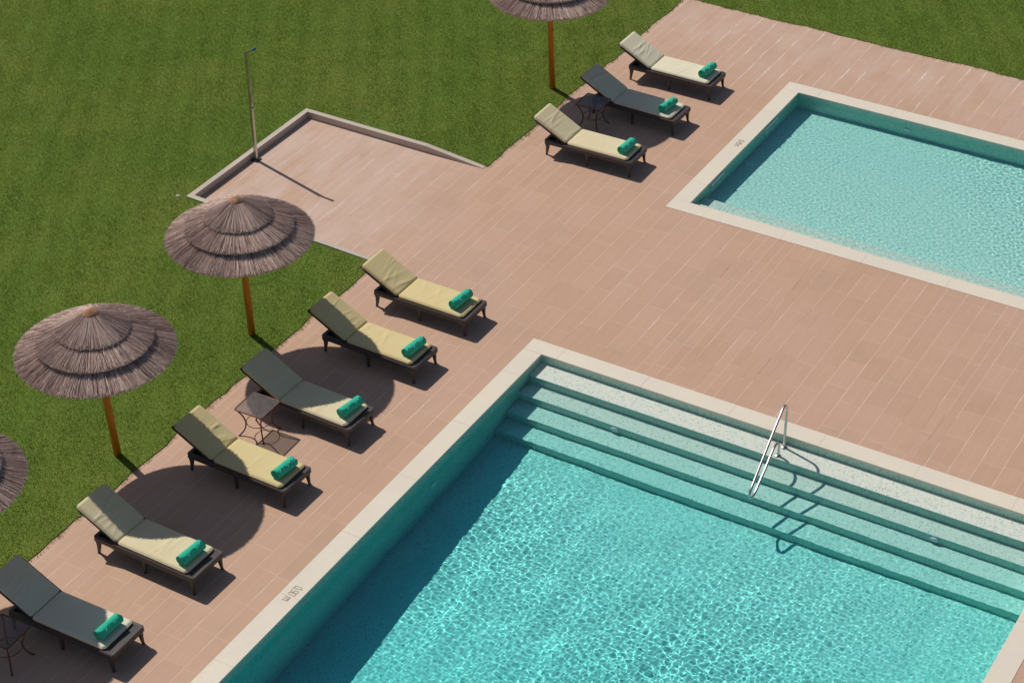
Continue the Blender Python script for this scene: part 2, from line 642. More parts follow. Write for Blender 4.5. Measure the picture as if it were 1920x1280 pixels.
# ---- terrace paving with the two pools cut out
mb = MB()
o = 0.30
bx = [-3.85, POOL[0] - o, POOL[1] + o, KID[1] + o, DX1]
by = [DY0, POOL[2] - o, POOL[3] + o, KID[2] - o, KID[3] + o, DY1 + 0.18]
for i in range(4):
    for j in range(5):
        cx, cy = (bx[i] + bx[i + 1]) / 2, (by[j] + by[j + 1]) / 2
        if POOL[0] - o < cx < POOL[1] + o and POOL[2] - o < cy < POOL[3] + o: continue
        if KID[0] - o < cx < KID[1] + o and KID[2] - o < cy < KID[3] + o: continue
        mb.add([(bx[i], by[j], 0), (bx[i + 1], by[j], 0), (bx[i + 1], by[j + 1], 0), (bx[i], by[j + 1], 0)], [(0, 1, 2, 3)])
mb.add([(PX0 - .05, PY0 - .06, 0), (-3.85, PY0 - .06, 0), (-3.85, PY1 + .05, 0), (PX0 - .05, PY1 + .05, 0)], [(0, 1, 2, 3)])
mb.build('paved_terrace', M['deck'])['kind'] = 'structure'

# ---- low wall round three sides of the pad
mb = MB()
H = 0.13
outer = [(-3.78, 0.92, 0.006), (-4.6, 0.915, 0.035), (-7.64, 0.90, H), (-7.64, 4.53, H), (-4.95, 4.53, H), (-3.74, 4.53, 0.008)]
inner = [(-3.84, 1.01, 0.006), (-4.6, 1.005, 0.035), (-7.54, 1.00, H), (-7.54, 4.43, H), (-4.95, 4.43, H), (-3.74, 4.44, 0.008)]
n = len(outer)
vs = [Vector(p) for p in outer] + [Vector(p) for p in inner] + [Vector((p[0], p[1], -0.15)) for p in outer] + [Vector((p[0], p[1], -0.15)) for p in inner]
fs = []
for k in range(n - 1):
    fs += [(k, k + 1, n + k + 1, n + k), (2 * n + k, 2 * n + k + 1, k + 1, k), (n + k, n + k + 1, 3 * n + k + 1, 3 * n + k)]
fs += [(0, n, 3 * n, 2 * n), (n - 1, 3 * n - 1, 4 * n - 1, 2 * n - 1)]
mb.add(vs, fs)
tag(mb.build('low_wall', M['wall'], recalc=True), 'low pale rendered kerb wall around the shower pad, tapering down to the terrace at both ends', 'wall')

# ------------------------------------------------------------------ pools
def coping(parent, R, joint=1.47, phase=0.0):
    x0, x1, y0, y1 = R
    mb = MB()
    zt, zb, gp = 0.006, -0.034, 0.0018
    def slab(ax0, ay0, ax1, ay1):
        mb.box((ax0 + gp, ay0 + gp, zb), (ax1 - gp, ay1 - gp, zt + random.uniform(-0.0007, 0.0007)))
    def run(a, b):
        L = [a]
        t = a + joint * (0.35 + phase)
        while t < b - 0.3:
            L.append(t)
            t += joint
        return L + [b]
    Y = run(y0, y1)
    for a, b in zip(Y[:-1], Y[1:]):
        slab(x0 - CW, a, x0, b)
        slab(x1, a, x1 + CW, b)
    X = run(x0 - CW, x1 + CW)
    for a, b in zip(X[:-1], X[1:]):
        slab(a, y1, b, y1 + CW)
        slab(a, y0 - CW, b, y0)
    ob = mb.build('coping', M['coping'], parent)
    # mortar bed seen in the joints
    mb = MB()
    z = 0.0025
    e = 0.004
    for r in ((x0 - CW + e, y0 - CW + e, x0 - e, y1 + CW - e), (x1 + e, y0 - CW + e, x1 + CW - e, y1 + CW - e), (x0 - e, y1 + e, x1 + e, y1 + CW - e), (x0 - e, y0 - CW + e, x1 + e, y0 - e)):
        mb.box((r[0], r[1], -0.03), (r[2], r[3], z))
    mb.build('mortar', M['white'], ob)


def basin(parent, R, floor_fn, zs, steps_poly=None):
    """walls and floor of the shell; floor_fn(y) gives the depth"""
    x0, x1, y0, y1 = R
    x0 -= 0.012; x1 += 0.012; y0 -= 0.012; y1 += 0.012
    mb = MB()
    zt = -0.036
    ob = 0.35
    ysq = sorted(set([y0, y1] + [y for y in zs if y0 < y < y1]))
    # side walls
    for a, b in zip(ysq[:-1], ysq[1:]):
        za, zb = floor_fn(a), floor_fn(b)
        mb.add([(x0, a, za), (x0, b, zb), (x0, b, zt), (x0, a, zt)], [(0, 1, 2, 3)])
        mb.add([(x1, a, za), (x1, b, zb), (x1, b, zt), (x1, a, zt)], [(3, 2, 1, 0)])
        mb.add([(x0, a, za), (x1, a, za), (x1, b, zb), (x0, b, zb)], [(0, 1, 2, 3)])
    mb.add([(x0, y1, floor_fn(y1)), (x1, y1, floor_fn(y1)), (x1, y1, zt), (x0, y1, zt)], [(3, 2, 1, 0)])
    mb.add([(x0, y0, floor_fn(y0)), (x1, y0, floor_fn(y0)), (x1, y0, zt), (x0, y0, zt)], [(0, 1, 2, 3)])
    # shell top behind the coping
    for r in ((x0 - ob, y0 - ob, x0, y1 + ob), (x1, y0 - ob, x1 + ob, y1 + ob)):
        mb.add([(r[0], r[1], zt), (r[2], r[1], zt), (r[2], r[3], zt), (r[0], r[3], zt)], [(0, 1, 2, 3)])
    for r in ((x0, y1, x1, y1 + ob), (x0, y0 - ob, x1, y0)):
        mb.add([(r[0], r[1], zt), (r[2], r[1], zt), (r[2], r[3], zt), (r[0], r[3], zt)], [(0, 1, 2, 3)])
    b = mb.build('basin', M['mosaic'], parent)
    b.cycles.is_caustics_receiver = True
    return b


def ripple_water(name, R, zw, step, waves, amp_fn, mat, floor=-2.2):
    x0, x1, y0, y1 = R[0] - 0.06, R[1] + 0.06, R[2] - 0.06, R[3] + 0.06
    nx, ny = int((x1 - x0) / step) + 1, int((y1 - y0) / step) + 1
    X, Y = np.meshgrid(np.linspace(x0, x1, nx), np.linspace(y0, y1, ny))
    Z = np.zeros_like(X)
    for lam, a, th, ph in waves:
        k = 2 * math.pi / lam
        Z += a * np.sin(k * (X * math.cos(th) + Y * math.sin(th)) + ph)
    Z = zw + Z * amp_fn(X, Y)
    V = np.stack([X, Y, Z], -1).reshape(-1, 3)
    I = np.arange(nx * ny).reshape(ny, nx)
    F = np.stack([I[:-1, :-1], I[:-1, 1:], I[1:, 1:], I[1:, :-1]], -1).reshape(-1, 4)
    bd = np.concatenate([I[0, :], I[1:, -1], I[-1, -2::-1], I[-2:0:-1, 0]])
    L = len(bd)
    B = V[bd].copy()
    B[:, 2] = floor
    nv = len(V)
    k = np.arange(L)
    S = np.stack([bd[(k + 1) % L], bd[k], nv + k, nv + (k + 1) % L], -1)
    # bottom as a strip of quads (front row to back row)
    c = np.array([[x0, y0, floor], [x1, y0, floor], [x1, y1, floor], [x0, y1, floor]])
    bi = [nv + 0, nv + (nx - 1), nv + (nx - 1) + (ny - 1), nv + 2 * (nx - 1) + (ny - 1)]
    Bf = np.array([[bi[3], bi[2], bi[1], bi[0]]])
    ob = np_mesh(name, np.vstack([V, B]), np.vstack([F, S, Bf]), mat, smooth=True)
    ob.cycles.is_caustics_caster = True
    ob['kind'] = 'structure'
    return ob


def disc_part(name, c, nrm, r, parent, mat, rim=True):
    mb = MB()
    nrm = Vector(nrm).normalized()
    q = nrm.to_track_quat('Z', 'Y').to_matrix().to_4x4()
    q.translation = Vector(c)
    def ring(rr, z, n=28):
        return [q @ Vector((rr * math.cos(2 * math.pi * k / n), rr * math.sin(2 * math.pi * k / n), z)) for k in range(n)]
    mb.loft([ring(r, -0.01), ring(r, 0.018), ring(r * 0.82, 0.028), ring(r * 0.78, 0.022), ring(0.001, 0.036)])
    o = mb.build(name, mat, parent)
    o.cycles.is_caustics_receiver = True
    return o


pool = tag(empty('swimming_pool', (0, 0, 0)), 'large rectangular mosaic swimming pool with four submerged steps along its far edge', 'swimming pool')
def fl_pool(y):
    return -1.01 + min(0.0, (y + 1.42)) * 0.068
basin(pool, POOL, fl_pool, [-1.42, -4.0, -8.0])
coping(pool, POOL, 1.47, 0.05)
SH = [(0.0, -0.385, -0.150), (-0.385, -0.715, -0.378), (-0.715, -1.065, -0.592), (-1.065, -1.42, -0.802)]
for i, (ya, yb, zt) in enumerate(SH):
    mb = MB()
    x0, x1 = POOL[0] - 0.010, POOL[1] + 0.010
    zb = -1.03 if i == 3 else SH[i + 1][2] - 0.02
    zb = -1.03
    yt = ya + (0.010 if i == 0 else 0)
    mb.add([(x0, yb, zt), (x1, yb, zt), (x1, yt, zt), (x0, yt, zt)], [(0, 1, 2, 3)])
    mb.add([(x0, yb, zb), (x1, yb, zb), (x1, yb, zt), (x0, yb, zt)], [(0, 1, 2, 3)])
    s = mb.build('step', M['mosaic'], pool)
    s.cycles.is_caustics_receiver = True
disc_part('pool_light', (1.69, -0.715, -0.49), (0, -1, 0), 0.07, pool, M['lens'])
disc_part('pool_light', (6.80, -0.715, -0.49), (0, -1, 0), 0.07, pool, M['lens'])
disc_part('pool_light', (-0.012, -3.2, -0.50), (1, 0, 0), 0.085, pool, M['lens'])

kid = tag(empty('paddling_pool', (0, 0, 0)), "shallow square-cornered paddling pool with pale mosaic floor beyond the large pool", 'swimming pool')
def fl_kid(y):
    return -0.50 - 0.07 * (y - 5.8) / 4.0
basin(kid, KID, fl_kid, [5.8, 7.0, 8.5])
coping(kid, KID, 1.47, 0.12)
for ya, yb, zt in ((KID[2] - 0.01, 5.44, -0.13), (5.44, 5.81, -0.30)):
    mb = MB()
    x0, x1 = KID[0] - 0.010, KID[1] + 0.010
    mb.add([(x0, ya, zt), (x1, ya, zt), (x1, yb, zt), (x0, yb, zt)], [(0, 1, 2, 3)])
    mb.add([(x0, yb, -0.56), (x0, yb, zt), (x1, yb, zt), (x1, yb, -0.56)], [(0, 1, 2, 3)])
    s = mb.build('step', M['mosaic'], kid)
    s.cycles.is_caustics_receiver = True
disc_part('pool_light', (2.20, KID[3] + 0.012, -0.30), (0, -1, 0), 0.07, kid, M['lens'])
disc_part('floor_drain', (0.135, 7.42, fl_kid(7.42)), (0, 0, 1), 0.10, kid, M['lens'])
for ya, yb in ((8.33, 8.85), (6.03, 6.55)):
    mb = MB()
    z0, z1, t = -0.225, -0.042, 0.036
    for b in (((0.0, ya, z0), (0.018, yb, z0 + t)), ((0.0, ya, z1 - t), (0.018, yb, z1)), ((0.0, ya, z0 + t), (0.018, ya + t, z1 - t)), ((0.0, yb - t, z0 + t), (0.018, yb, z1 - t))):
        mb.box((b[0][0] - 0.02, b[0][1], b[0][2]), b[1])
    sk = mb.build('skimmer_frame', M['white'], kid)
    sk.cycles.is_caustics_receiver = True
    mb = MB()
    mb.box((-0.02, ya + t, z0 + t), (-0.002, yb - t, z1 - t))
    mb.build('skimmer_flap', M['lens'], sk).cycles.is_caustics_receiver = True

# water
def waves(seed, lams, amp, n, main=None, spread=3.2):
    r = np.random.default_rng(seed)
    W = []
    for i in range(n):
        lam = lams[0] * (lams[1] / lams[0]) ** r.uniform(0, 1)
        th = (main if main is not None else 0) + r.uniform(-spread, spread)
        W.append((lam, amp * (lam / 0.2) ** 1.35 * r.uniform(0.5, 1.2), th, r.uniform(0, 6.28)))
    return W
def amp_pool(X, Y):
    # calmer on the shallow steps and in drifting patches, livelier over the deep part
    s = 0.30 + 0.70 * sstep((-Y - 0.5) / 1.8)
    p = 0.5 + 0.5 * np.sin(X * 0.9 + Y * 0.55 + 0.7 + 0.8 * np.sin(Y * 0.6)) * np.sin(Y * 0.8 - X * 0.5 + 1.0)
    return s * (0.42 + 0.72 * p)
ripple_water('pool_water', POOL, -0.163, 0.0095, waves(3, (0.047, 0.19), 0.000138, 90) + waves(5, (0.5, 1.6), 0.00034, 7), amp_pool, M['water'])
def amp_kid(X, Y):
    s = 0.45 + 0.55 * sstep((X - 1.0) / 4.0)
    return s * (0.85 + 0.3 * np.sin(X * 1.3 + Y * 0.9))
kw = ripple_water('paddling_pool_water', (0.0, 9.6, KID[2], KID[3]), -0.10, 0.0105, waves(8, (0.048, 0.15), 0.00020, 80), amp_kid, M['water'], -1.6)


# depth lettering, built from strokes lying flat on the coping
def strokes(name, glyphs, x_base, y0, h, wdt, parent, mats, z=0.0085, t=0.0085):
    """writing runs toward -y, glyph tops toward +x"""
    y = y0
    for ch, mat in zip(glyphs, mats):
        P = {'0': [[(.15, 0), (.85, 0), (1, .15), (1, .85), (.85, 1), (.15, 1), (0, .85), (0, .15), (.15, 0)]],
             '9': [[(.1, 0), (.8, .05), (1, .25), (1, .85), (.85, 1), (.15, 1), (0, .85), (0, .55), (.15, .42), (1, .42)]],
             '4': [[(.75, 0), (.75, 1), (0, .35), (1, .35)]],
             '5': [[(0, .1), (.2, 0), (.8, 0), (1, .15), (1, .5), (.8, .62), (0, .6), (.05, 1), (.95, 1)]],
             'm': [[(0, 0), (0, .70)], [(0, .55), (.18, .70), (.4, .70), (.5, .56), (.5, 0)], [(.5, .56), (.65, .70), (.85, .70), (1, .55), (1, 0)]],
             ',': [[(.5, .12), (.2, -.12)]], ' ': []}[ch]
        ww = {',': 0.35, ' ': 0.45, 'm': 1.65}.get(ch, 1.0) * wdt
        if P:
            mb = MB()
            for pl in P:
                pts = [Vector((x_base + v * h, y - u * ww, z)) for u, v in pl]
                for a, b in zip(pts[:-1], pts[1:]):
                    d = (b - a)
                    if d.length < 1e-6: continue
                    d.normalize()
                    nn = Vector((-d.y, d.x, 0)) * t / 2
                    a2, b2 = a - d * t * 0.4, b + d * t * 0.4
                    lo = Vector((0, 0, -0.004))
                    zz = Vector((0, 0, random.uniform(0, 0.0008)))
                    q = [a2 - nn + lo, b2 - nn + lo, b2 + nn + lo, a2 + nn + lo, a2 - nn + zz, b2 - nn + zz, b2 + nn + zz, a2 + nn + zz]
                    mb.add(q, [(3, 2, 1, 0), (4, 5, 6, 7), (0, 1, 5, 4), (1, 2, 6, 5), (2, 3, 7, 6), (3, 0, 4, 7)])
            mb.build(name, mat, parent)
        y -= ww + wdt * 0.28
        if ch == ' ': y -= wdt * 0.25


strokes('depth_numeral', '0,90 m', -0.215, -6.315, 0.11, 0.044, pool, [M['paint2']] * 4 + [None] + [M['paint']])
strokes('depth_numeral', '0,45m', -0.195, 7.625, 0.095, 0.038, kid, [M['paint'], M['paint2'], M['paint2'], M['paint2'], M['paint2']], t=0.0075)


# ------------------------------------------------------------------ handrail
hr = tag(empty('pool_handrail', (4.18, -0.10, -0.15)), 'looped chrome handrail rising from the top pool step and reaching down over the stairs', 'handrail')
def loc(P, o=(4.18, -0.10, -0.15)):
    return [(p[0] - o[0], p[1] - o[1], p[2] - o[2]) for p in P]
path = [(4.18, -.085, -.15), (4.18, -.085, .10), (4.18, -.085, .40), (4.18, -.09, .54), (4.182, -.13, .635), (4.187, -.20, .69), (4.193, -.29, .68), (4.20, -.38, .645), (4.213, -.55, .565), (4.24, -.90, .39), (4.275, -1.34, .165), (4.288, -1.48, .095), (4.292, -1.535, .04), (4.292, -1.53, -.03), (4.285, -1.46, -.095), (4.277, -1.37, -.125), (4.27, -1.27, -.11), (4.255, -1.08, -.04), (4.235, -.83, .055), (4.222, -.68, .12), (4.212, -.56, .165), (4.203, -.45, .165), (4.197, -.37, .125), (4.192, -.325, .06), (4.19, -.312, -.02), (4.19, -.312, -.15)]
mb = MB()
mb.tube([Vector(p) for p in catmull(loc(path), 4)], 0.0205, 12)
mb.build('rail_tube', M['steel'], hr)
for yy in (-.086, -.312):
    mb = MB()
    c = loc([(4.18, yy, -.15)])[0]
    mb.lathe([(0.052, 0.0), (0.052, 0.006), (0.04, 0.016), (0.024, 0.02), (0.02, 0.022)], c, 24)
    mb.build('flange', M['steel'], hr)

# ------------------------------------------------------------------ outdoor shower
sb = Vector((-7.46, 2.69, 0.0))
sh = tag(empty('outdoor_shower', sb), 'slim stainless steel outdoor shower post with short bent arm on the paved pad', 'shower')
mb = MB()
s = 0.026
mb.box((-s, -s, 0.012), (s, s, 2.16))
mb.build('post', M['steel'], sh)
mb = MB()
mb.box((-0.075, -0.075, 0.002), (0.075, 0.075, 0.014))
for a in (-1, 1):
    for b in (-1, 1):
        mb.lathe([(0.009, 0.014), (0.009, 0.024), (0.004, 0.026)], (0.058 * a, 0.058 * b, 0), 8)
mb.build('base_plate', M['dark'], sh)
mb = MB()
d = Vector((0.85, -0.02, 0.50)).normalized()
q = d.to_track_quat('X', 'Z').to_matrix().to_4x4()
q.translation = Vector((-0.02, 0, 2.150))
mb.box((0, -0.022, -0.016), (0.22, 0.022, 0.016), q)
ar = mb.build('arm', M['steel'], sh)
mb = MB()
mb.box((0.222, -0.026, -0.022), (0.262, 0.026, 0.02), q)
mb.build('shower_nozzle', M['blue'], sh)
mb = MB()
mb.tube([(0.026, 0, 1.07), (0.075, 0, 1.07)], 0.016, 12)
mb.tube([(0.065, 0, 1.07), (0.075, 0.0, 1.11)], 0.007, 8)
mb.build('tap', M['steel'], sh)
mb = MB()
mb.box((0.0265, -0.016, 1.16), (0.034, 0.016, 1.36))
mb.build('mixer_plate', M['wall'], sh)
mb = MB()
b = bmesh.new()
bmesh.ops.create_icosphere(b, subdivisions=2, radius=0.055)
for v in b.verts:
    v.co.z *= 0.5
    v.co *= 1 + random.uniform(-0.15, 0.15)
me = bpy.data.meshes.new('pebble')
b.to_mesh(me); b.free()
me.materials.append(M['stone'])
pb = bpy.data.objects.new('pebble', me)
pb.location = (-7.80, 0.88, 0.09)
COL.objects.link(pb)
tag(pb, 'small pale stone in the grass at the outer corner of the shower pad', 'stone')


# ------------------------------------------------------------------ parasols
def reed_layer(V, F, r_in, r_out, zfun, count, wid, jit, lift):
    for k in range(count):
        a = 2 * math.pi * (k + random.uniform(-.45, .45)) / count
        r1 = r_out + random.gauss(0, jit)
        r0 = r_in + random.uniform(0, 0.10) * (r_out - r_in)
        if random.random() < 0.35:
            r0 = r_in + random.uniform(0.1, 0.6) * (r_out - r_in)
        up = random.uniform(0, lift)
        da = random.gauss(0, 0.012)
        rs = [r0, (r0 + r1) / 2, r1]
        n0 = len(V)
        for i, r in enumerate(rs):
            aa = a + da * (i / 2 - 0.5) * 2
            ca, sa = math.cos(aa), math.sin(aa)
            ww = wid * (0.55 + 0.45 * r / r_out) * (1.0 if i < 2 else 0.6)
            zz = zfun(r) + up + (random.gauss(0, 0.004) if i == 2 else 0)
            for sgn, dz in ((-1, -0.26), (0, 0.20), (1, -0.26)):
                V.append((r * ca - sa * sgn * ww / 2, r * sa + ca * sgn * ww / 2, zz + dz * ww))
        for i in range(2):
            for j in range(2):
                q = n0 + i * 3 + j
                F.append((q, q + 3, q + 4, q + 1))


def make_parasol():
    root = empty('thatched_parasol')
    tiers = [(0.60, 1.135, lambda r: 1.945 + (1.13 - r) * 0.43, 1500), (0.34, 0.835, lambda r: 2.150 + (0.83 - r) * 0.40, 1150), (0.07, 0.525, lambda r: 2.315 + (0.52 - r) * 0.56, 900)]
    for r0, r1, zf, cnt in tiers:
        V, Fq = [], []
        # solid underlying mat, 35 mm thick
        n = 72
        prof = [(r0, zf(r0) - 0.012), (r1 * 0.8, zf(r1 * 0.8) - 0.012), (r1 - 0.012, zf(r1) - 0.008), (r1 - 0.016, zf(r1) - 0.036), (r0, zf(r0) - 0.045)]
        for r, z in prof:
            for k in range(n):
                V.append((r * math.cos(2 * math.pi * k / n), r * math.sin(2 * math.pi * k / n), z))
        for i in range(len(prof)):
            i2 = (i + 1) % len(prof)
            for k in range(n):
                k2 = (k + 1) % n
                Fq.append((i * n + k, i2 * n + k, i2 * n + k2, i * n + k2))
        reed_layer(V, Fq, r0, r1, zf, cnt, 0.0085, 0.010, 0.008)
        reed_layer(V, Fq, r0, r1 - 0.01, lambda r: zf(r) + 0.006, int(cnt * 0.8), 0.0065, 0.02, 0.012)
        # loose ends under the rim
        reed_layer(V, Fq, r1 * 0.86, r1 - 0.004, lambda r: zf(r) - 0.028, int(cnt * 0.5), 0.009, 0.010, 0.02)
        np_mesh('thatch_tier', V, Fq, M['reed'], root)
    mb = MB()
    mb.lathe([(0.118, 0.0), (0.112, 0.018), (0.075, 0.05), (0.03, 0.075), (0.004, 0.085)], (0, 0, 2.545), 28)
    mb.build('cap', M['cap'], root)
    mb = MB()
    mb.tube([(0, 0, -0.05), (0, 0, 1.2), (0, 0, 2.55)], [0.058, 0.055, 0.05], 16)
    mb.build('pole', M['wood'], root)
    for k in range(8):
        a = 2 * math.pi * k / 8
        mb = MB()
        mb.tube([(0.04 * math.cos(a), 0.04 * math.sin(a), 2.33), (1.08 * math.cos(a), 1.08 * math.sin(a), 1.895)], 0.016, 6)
        mb.build('rib', M['dark'], root)
    mb = MB()
    mb.tube([(0.85 * math.cos(2 * math.pi * k / 24), 0.85 * math.sin(2 * math.pi * k / 24), 1.97) for k in range(24)], 0.014, 6, closed=True)
    mb.build('hoop', M['dark'], root)
    return root


par = make_parasol()
PAR = [((-4.250, -1.811), (-4.105, -2.04), 0.3, 'thatched parasol standing beside the shower pad corner, fully in view'),
       ((-4.137, -5.277), (-4.075, -5.46), 1.9, 'fully visible thatched parasol on the lawn, left of the one by the shower pad'),
       ((-4.124, 7.63), (-4.13, 7.53), 3.7, 'thatched parasol cut off by the top edge of the view, behind three loungers'),
       ((-4.10, -8.60), (-3.96, -8.74), 5.1, 'thatched parasol cut off by the left edge of the view')]
for i, (b, t, rz, lab) in enumerate(PAR):
    o = par if i == 0 else copy_tree(par)
    # the poles have settled out of plumb while the canopies still hang level
    dx, dy = t[0] - b[0], t[1] - b[1]
    for ch in o.children:
        if ch.name.startswith('pole'):
            ch.rotation_euler = Vector((0, 0, 1)).rotation_difference(Vector((dx, dy, 2.15)).normalized()).to_euler()
            ch.scale = (1, 1, 1.03)
        else:
            ch.location = (dx, dy, 0.095)
            ch.rotation_euler = (0, 0, rz)
    o.location = (b[0], b[1], float(lawn_z(b[0], b[1])) - 0.012)
    tag(o, lab, 'parasol', 'thatched parasols along the lawn edge')


# ------------------------------------------------------------------ sun loungers
# local frame: +x to the foot end, foot legs at x=0, y=+-0.30, z up
HX = -1.255                     # hinge
BA = math.radians(27.5)         # raised back


def rr_outline(x0, x1, y0, y1, r, n=5):
    P = []
    for cx, cy, a0 in ((x1 - r, y1 - r, 0), (x0 + r, y1 - r, 90), (x0 + r, y0 + r, 180), (x1 - r, y0 + r, 270)):
        for k in range(n + 1):
            a = math.radians(a0 + 90 * k / n)
            P.append((cx + r * math.cos(a), cy + r * math.sin(a)))
    return P


def pad_mesh(mb, L, W, T, tf, seed, wrinkle, x_at=None):
    """a puffy pad: length L along +x from 0, width W, thickness T, mapped by tf"""
    r = np.random.default_rng(seed)
    nx, ny = 46, 20
    us = np.linspace(0, 1, nx)
    vsv = np.linspace(0, 1, ny)
    wr = [(r.uniform(0.05, 0.75), r.uniform(-0.9, 0.9), r.uniform(0.010, 0.022), r.uniform(0.3, 1.0), r.uniform(-.3, .3)) for _ in range(wrinkle)]
    def outline(u, v):
        # rounded-corner footprint
        x = u * L
        y = (v - 0.5) * W
        rc = 0.055
        dx = max(0, rc - min(x, L - x))
        if dx > 0:
            lim = W / 2 - rc + math.sqrt(max(0.0, rc * rc - dx * dx))
            y = (v - 0.5) * 2 * lim
        return x, y
    top = []
    for i, u in enumerate(us):
        for j, v in enumerate(vsv):
            x, y = outline(u, v)
            e = min(x, L - x, W / 2 - abs(y))
            puff = 1 - (1 - min(1.0, max(0.0, e) / 0.030)) ** 2
            z = T * (0.52 + 0.48 * puff) + 0.004 * math.sin(math.pi * u) * math.sin(math.pi * v)
            for (xc, sl, sg, am, yc) in wr:
                dd = (x - xc * L) - sl * (y - yc * W) * 0.55
                env = math.exp(-((y - yc * W) / (0.24 * W + 0.1)) ** 2)
                z += 0.0095 * am * env * math.exp(-(dd / sg) ** 2) * min(1, e / 0.05 + 0.2)
            top.append((x, y, z))
    bot = []
    for i, u in enumerate(us):
        for j, v in enumerate(vsv):
            x, y = outline(u, v)
            bot.append((x, y, 0.0))
    V = [tf(*p) for p in top] + [tf(*p) for p in bot]
    N = nx * ny
    F = []
    for i in range(nx - 1):
        for j in range(ny - 1):
            q = i * ny + j
            F.append((q, q + ny, q + ny + 1, q + 1))
            F.append((N + q, N + q + 1, N + q + ny + 1, N + q + ny))
    bd = [i * ny for i in range(nx)] + [(nx - 1) * ny + j for j in range(1, ny)] + [i * ny + ny - 1 for i in range(nx - 2, -1, -1)] + [j for j in range(ny - 2, 0, -1)]
    for k in range(len(bd)):
        a, b = bd[k], bd[(k + 1) % len(bd)]
        F.append((a, N + a, N + b, b))
    mb.add(V, F, True)
    per = rr_outline(0.0, L, -W / 2, W / 2, 0.055)
    return [tf(x, y, T * 0.52) for x, y in per], [tf(x, y, 0.002) for x, y in per]


def back_tf(dx=0.0, dz=0.0):
    ca, sa = math.cos(BA), math.sin(BA)
    def f(x, y, z):
        return (HX + dx - x * ca + z * sa * 1.0, y, 0.315 + dz + x * sa + z * ca)
    return f


def make_mattress(parent, seed, shift, fab):
    mb = MB()
    seat_tf = lambda x, y, z: (HX + shift + 0.004 + x, y, 0.308 + z)
    a1, b1 = pad_mesh(mb, 1.215, 0.605, 0.044, seat_tf, seed, 5)
    a2, b2 = pad_mesh(mb, 0.765, 0.605, 0.044, back_tf(shift), seed + 50, 9)
    mt = mb.build('mattress', fab, parent, recalc=True)
    mb = MB()
    mb.tube(a1, 0.0035, 6, closed=True)
    mb.tube(a2, 0.0035, 6, closed=True)
    mb.build('piping', fab, mt)
    mb = MB()
    mb.tube(b1, 0.0045, 6, closed=True)
    mb.tube(b2, 0.0045, 6, closed=True)
    mb.build('lower_piping', M['piping'], mt)


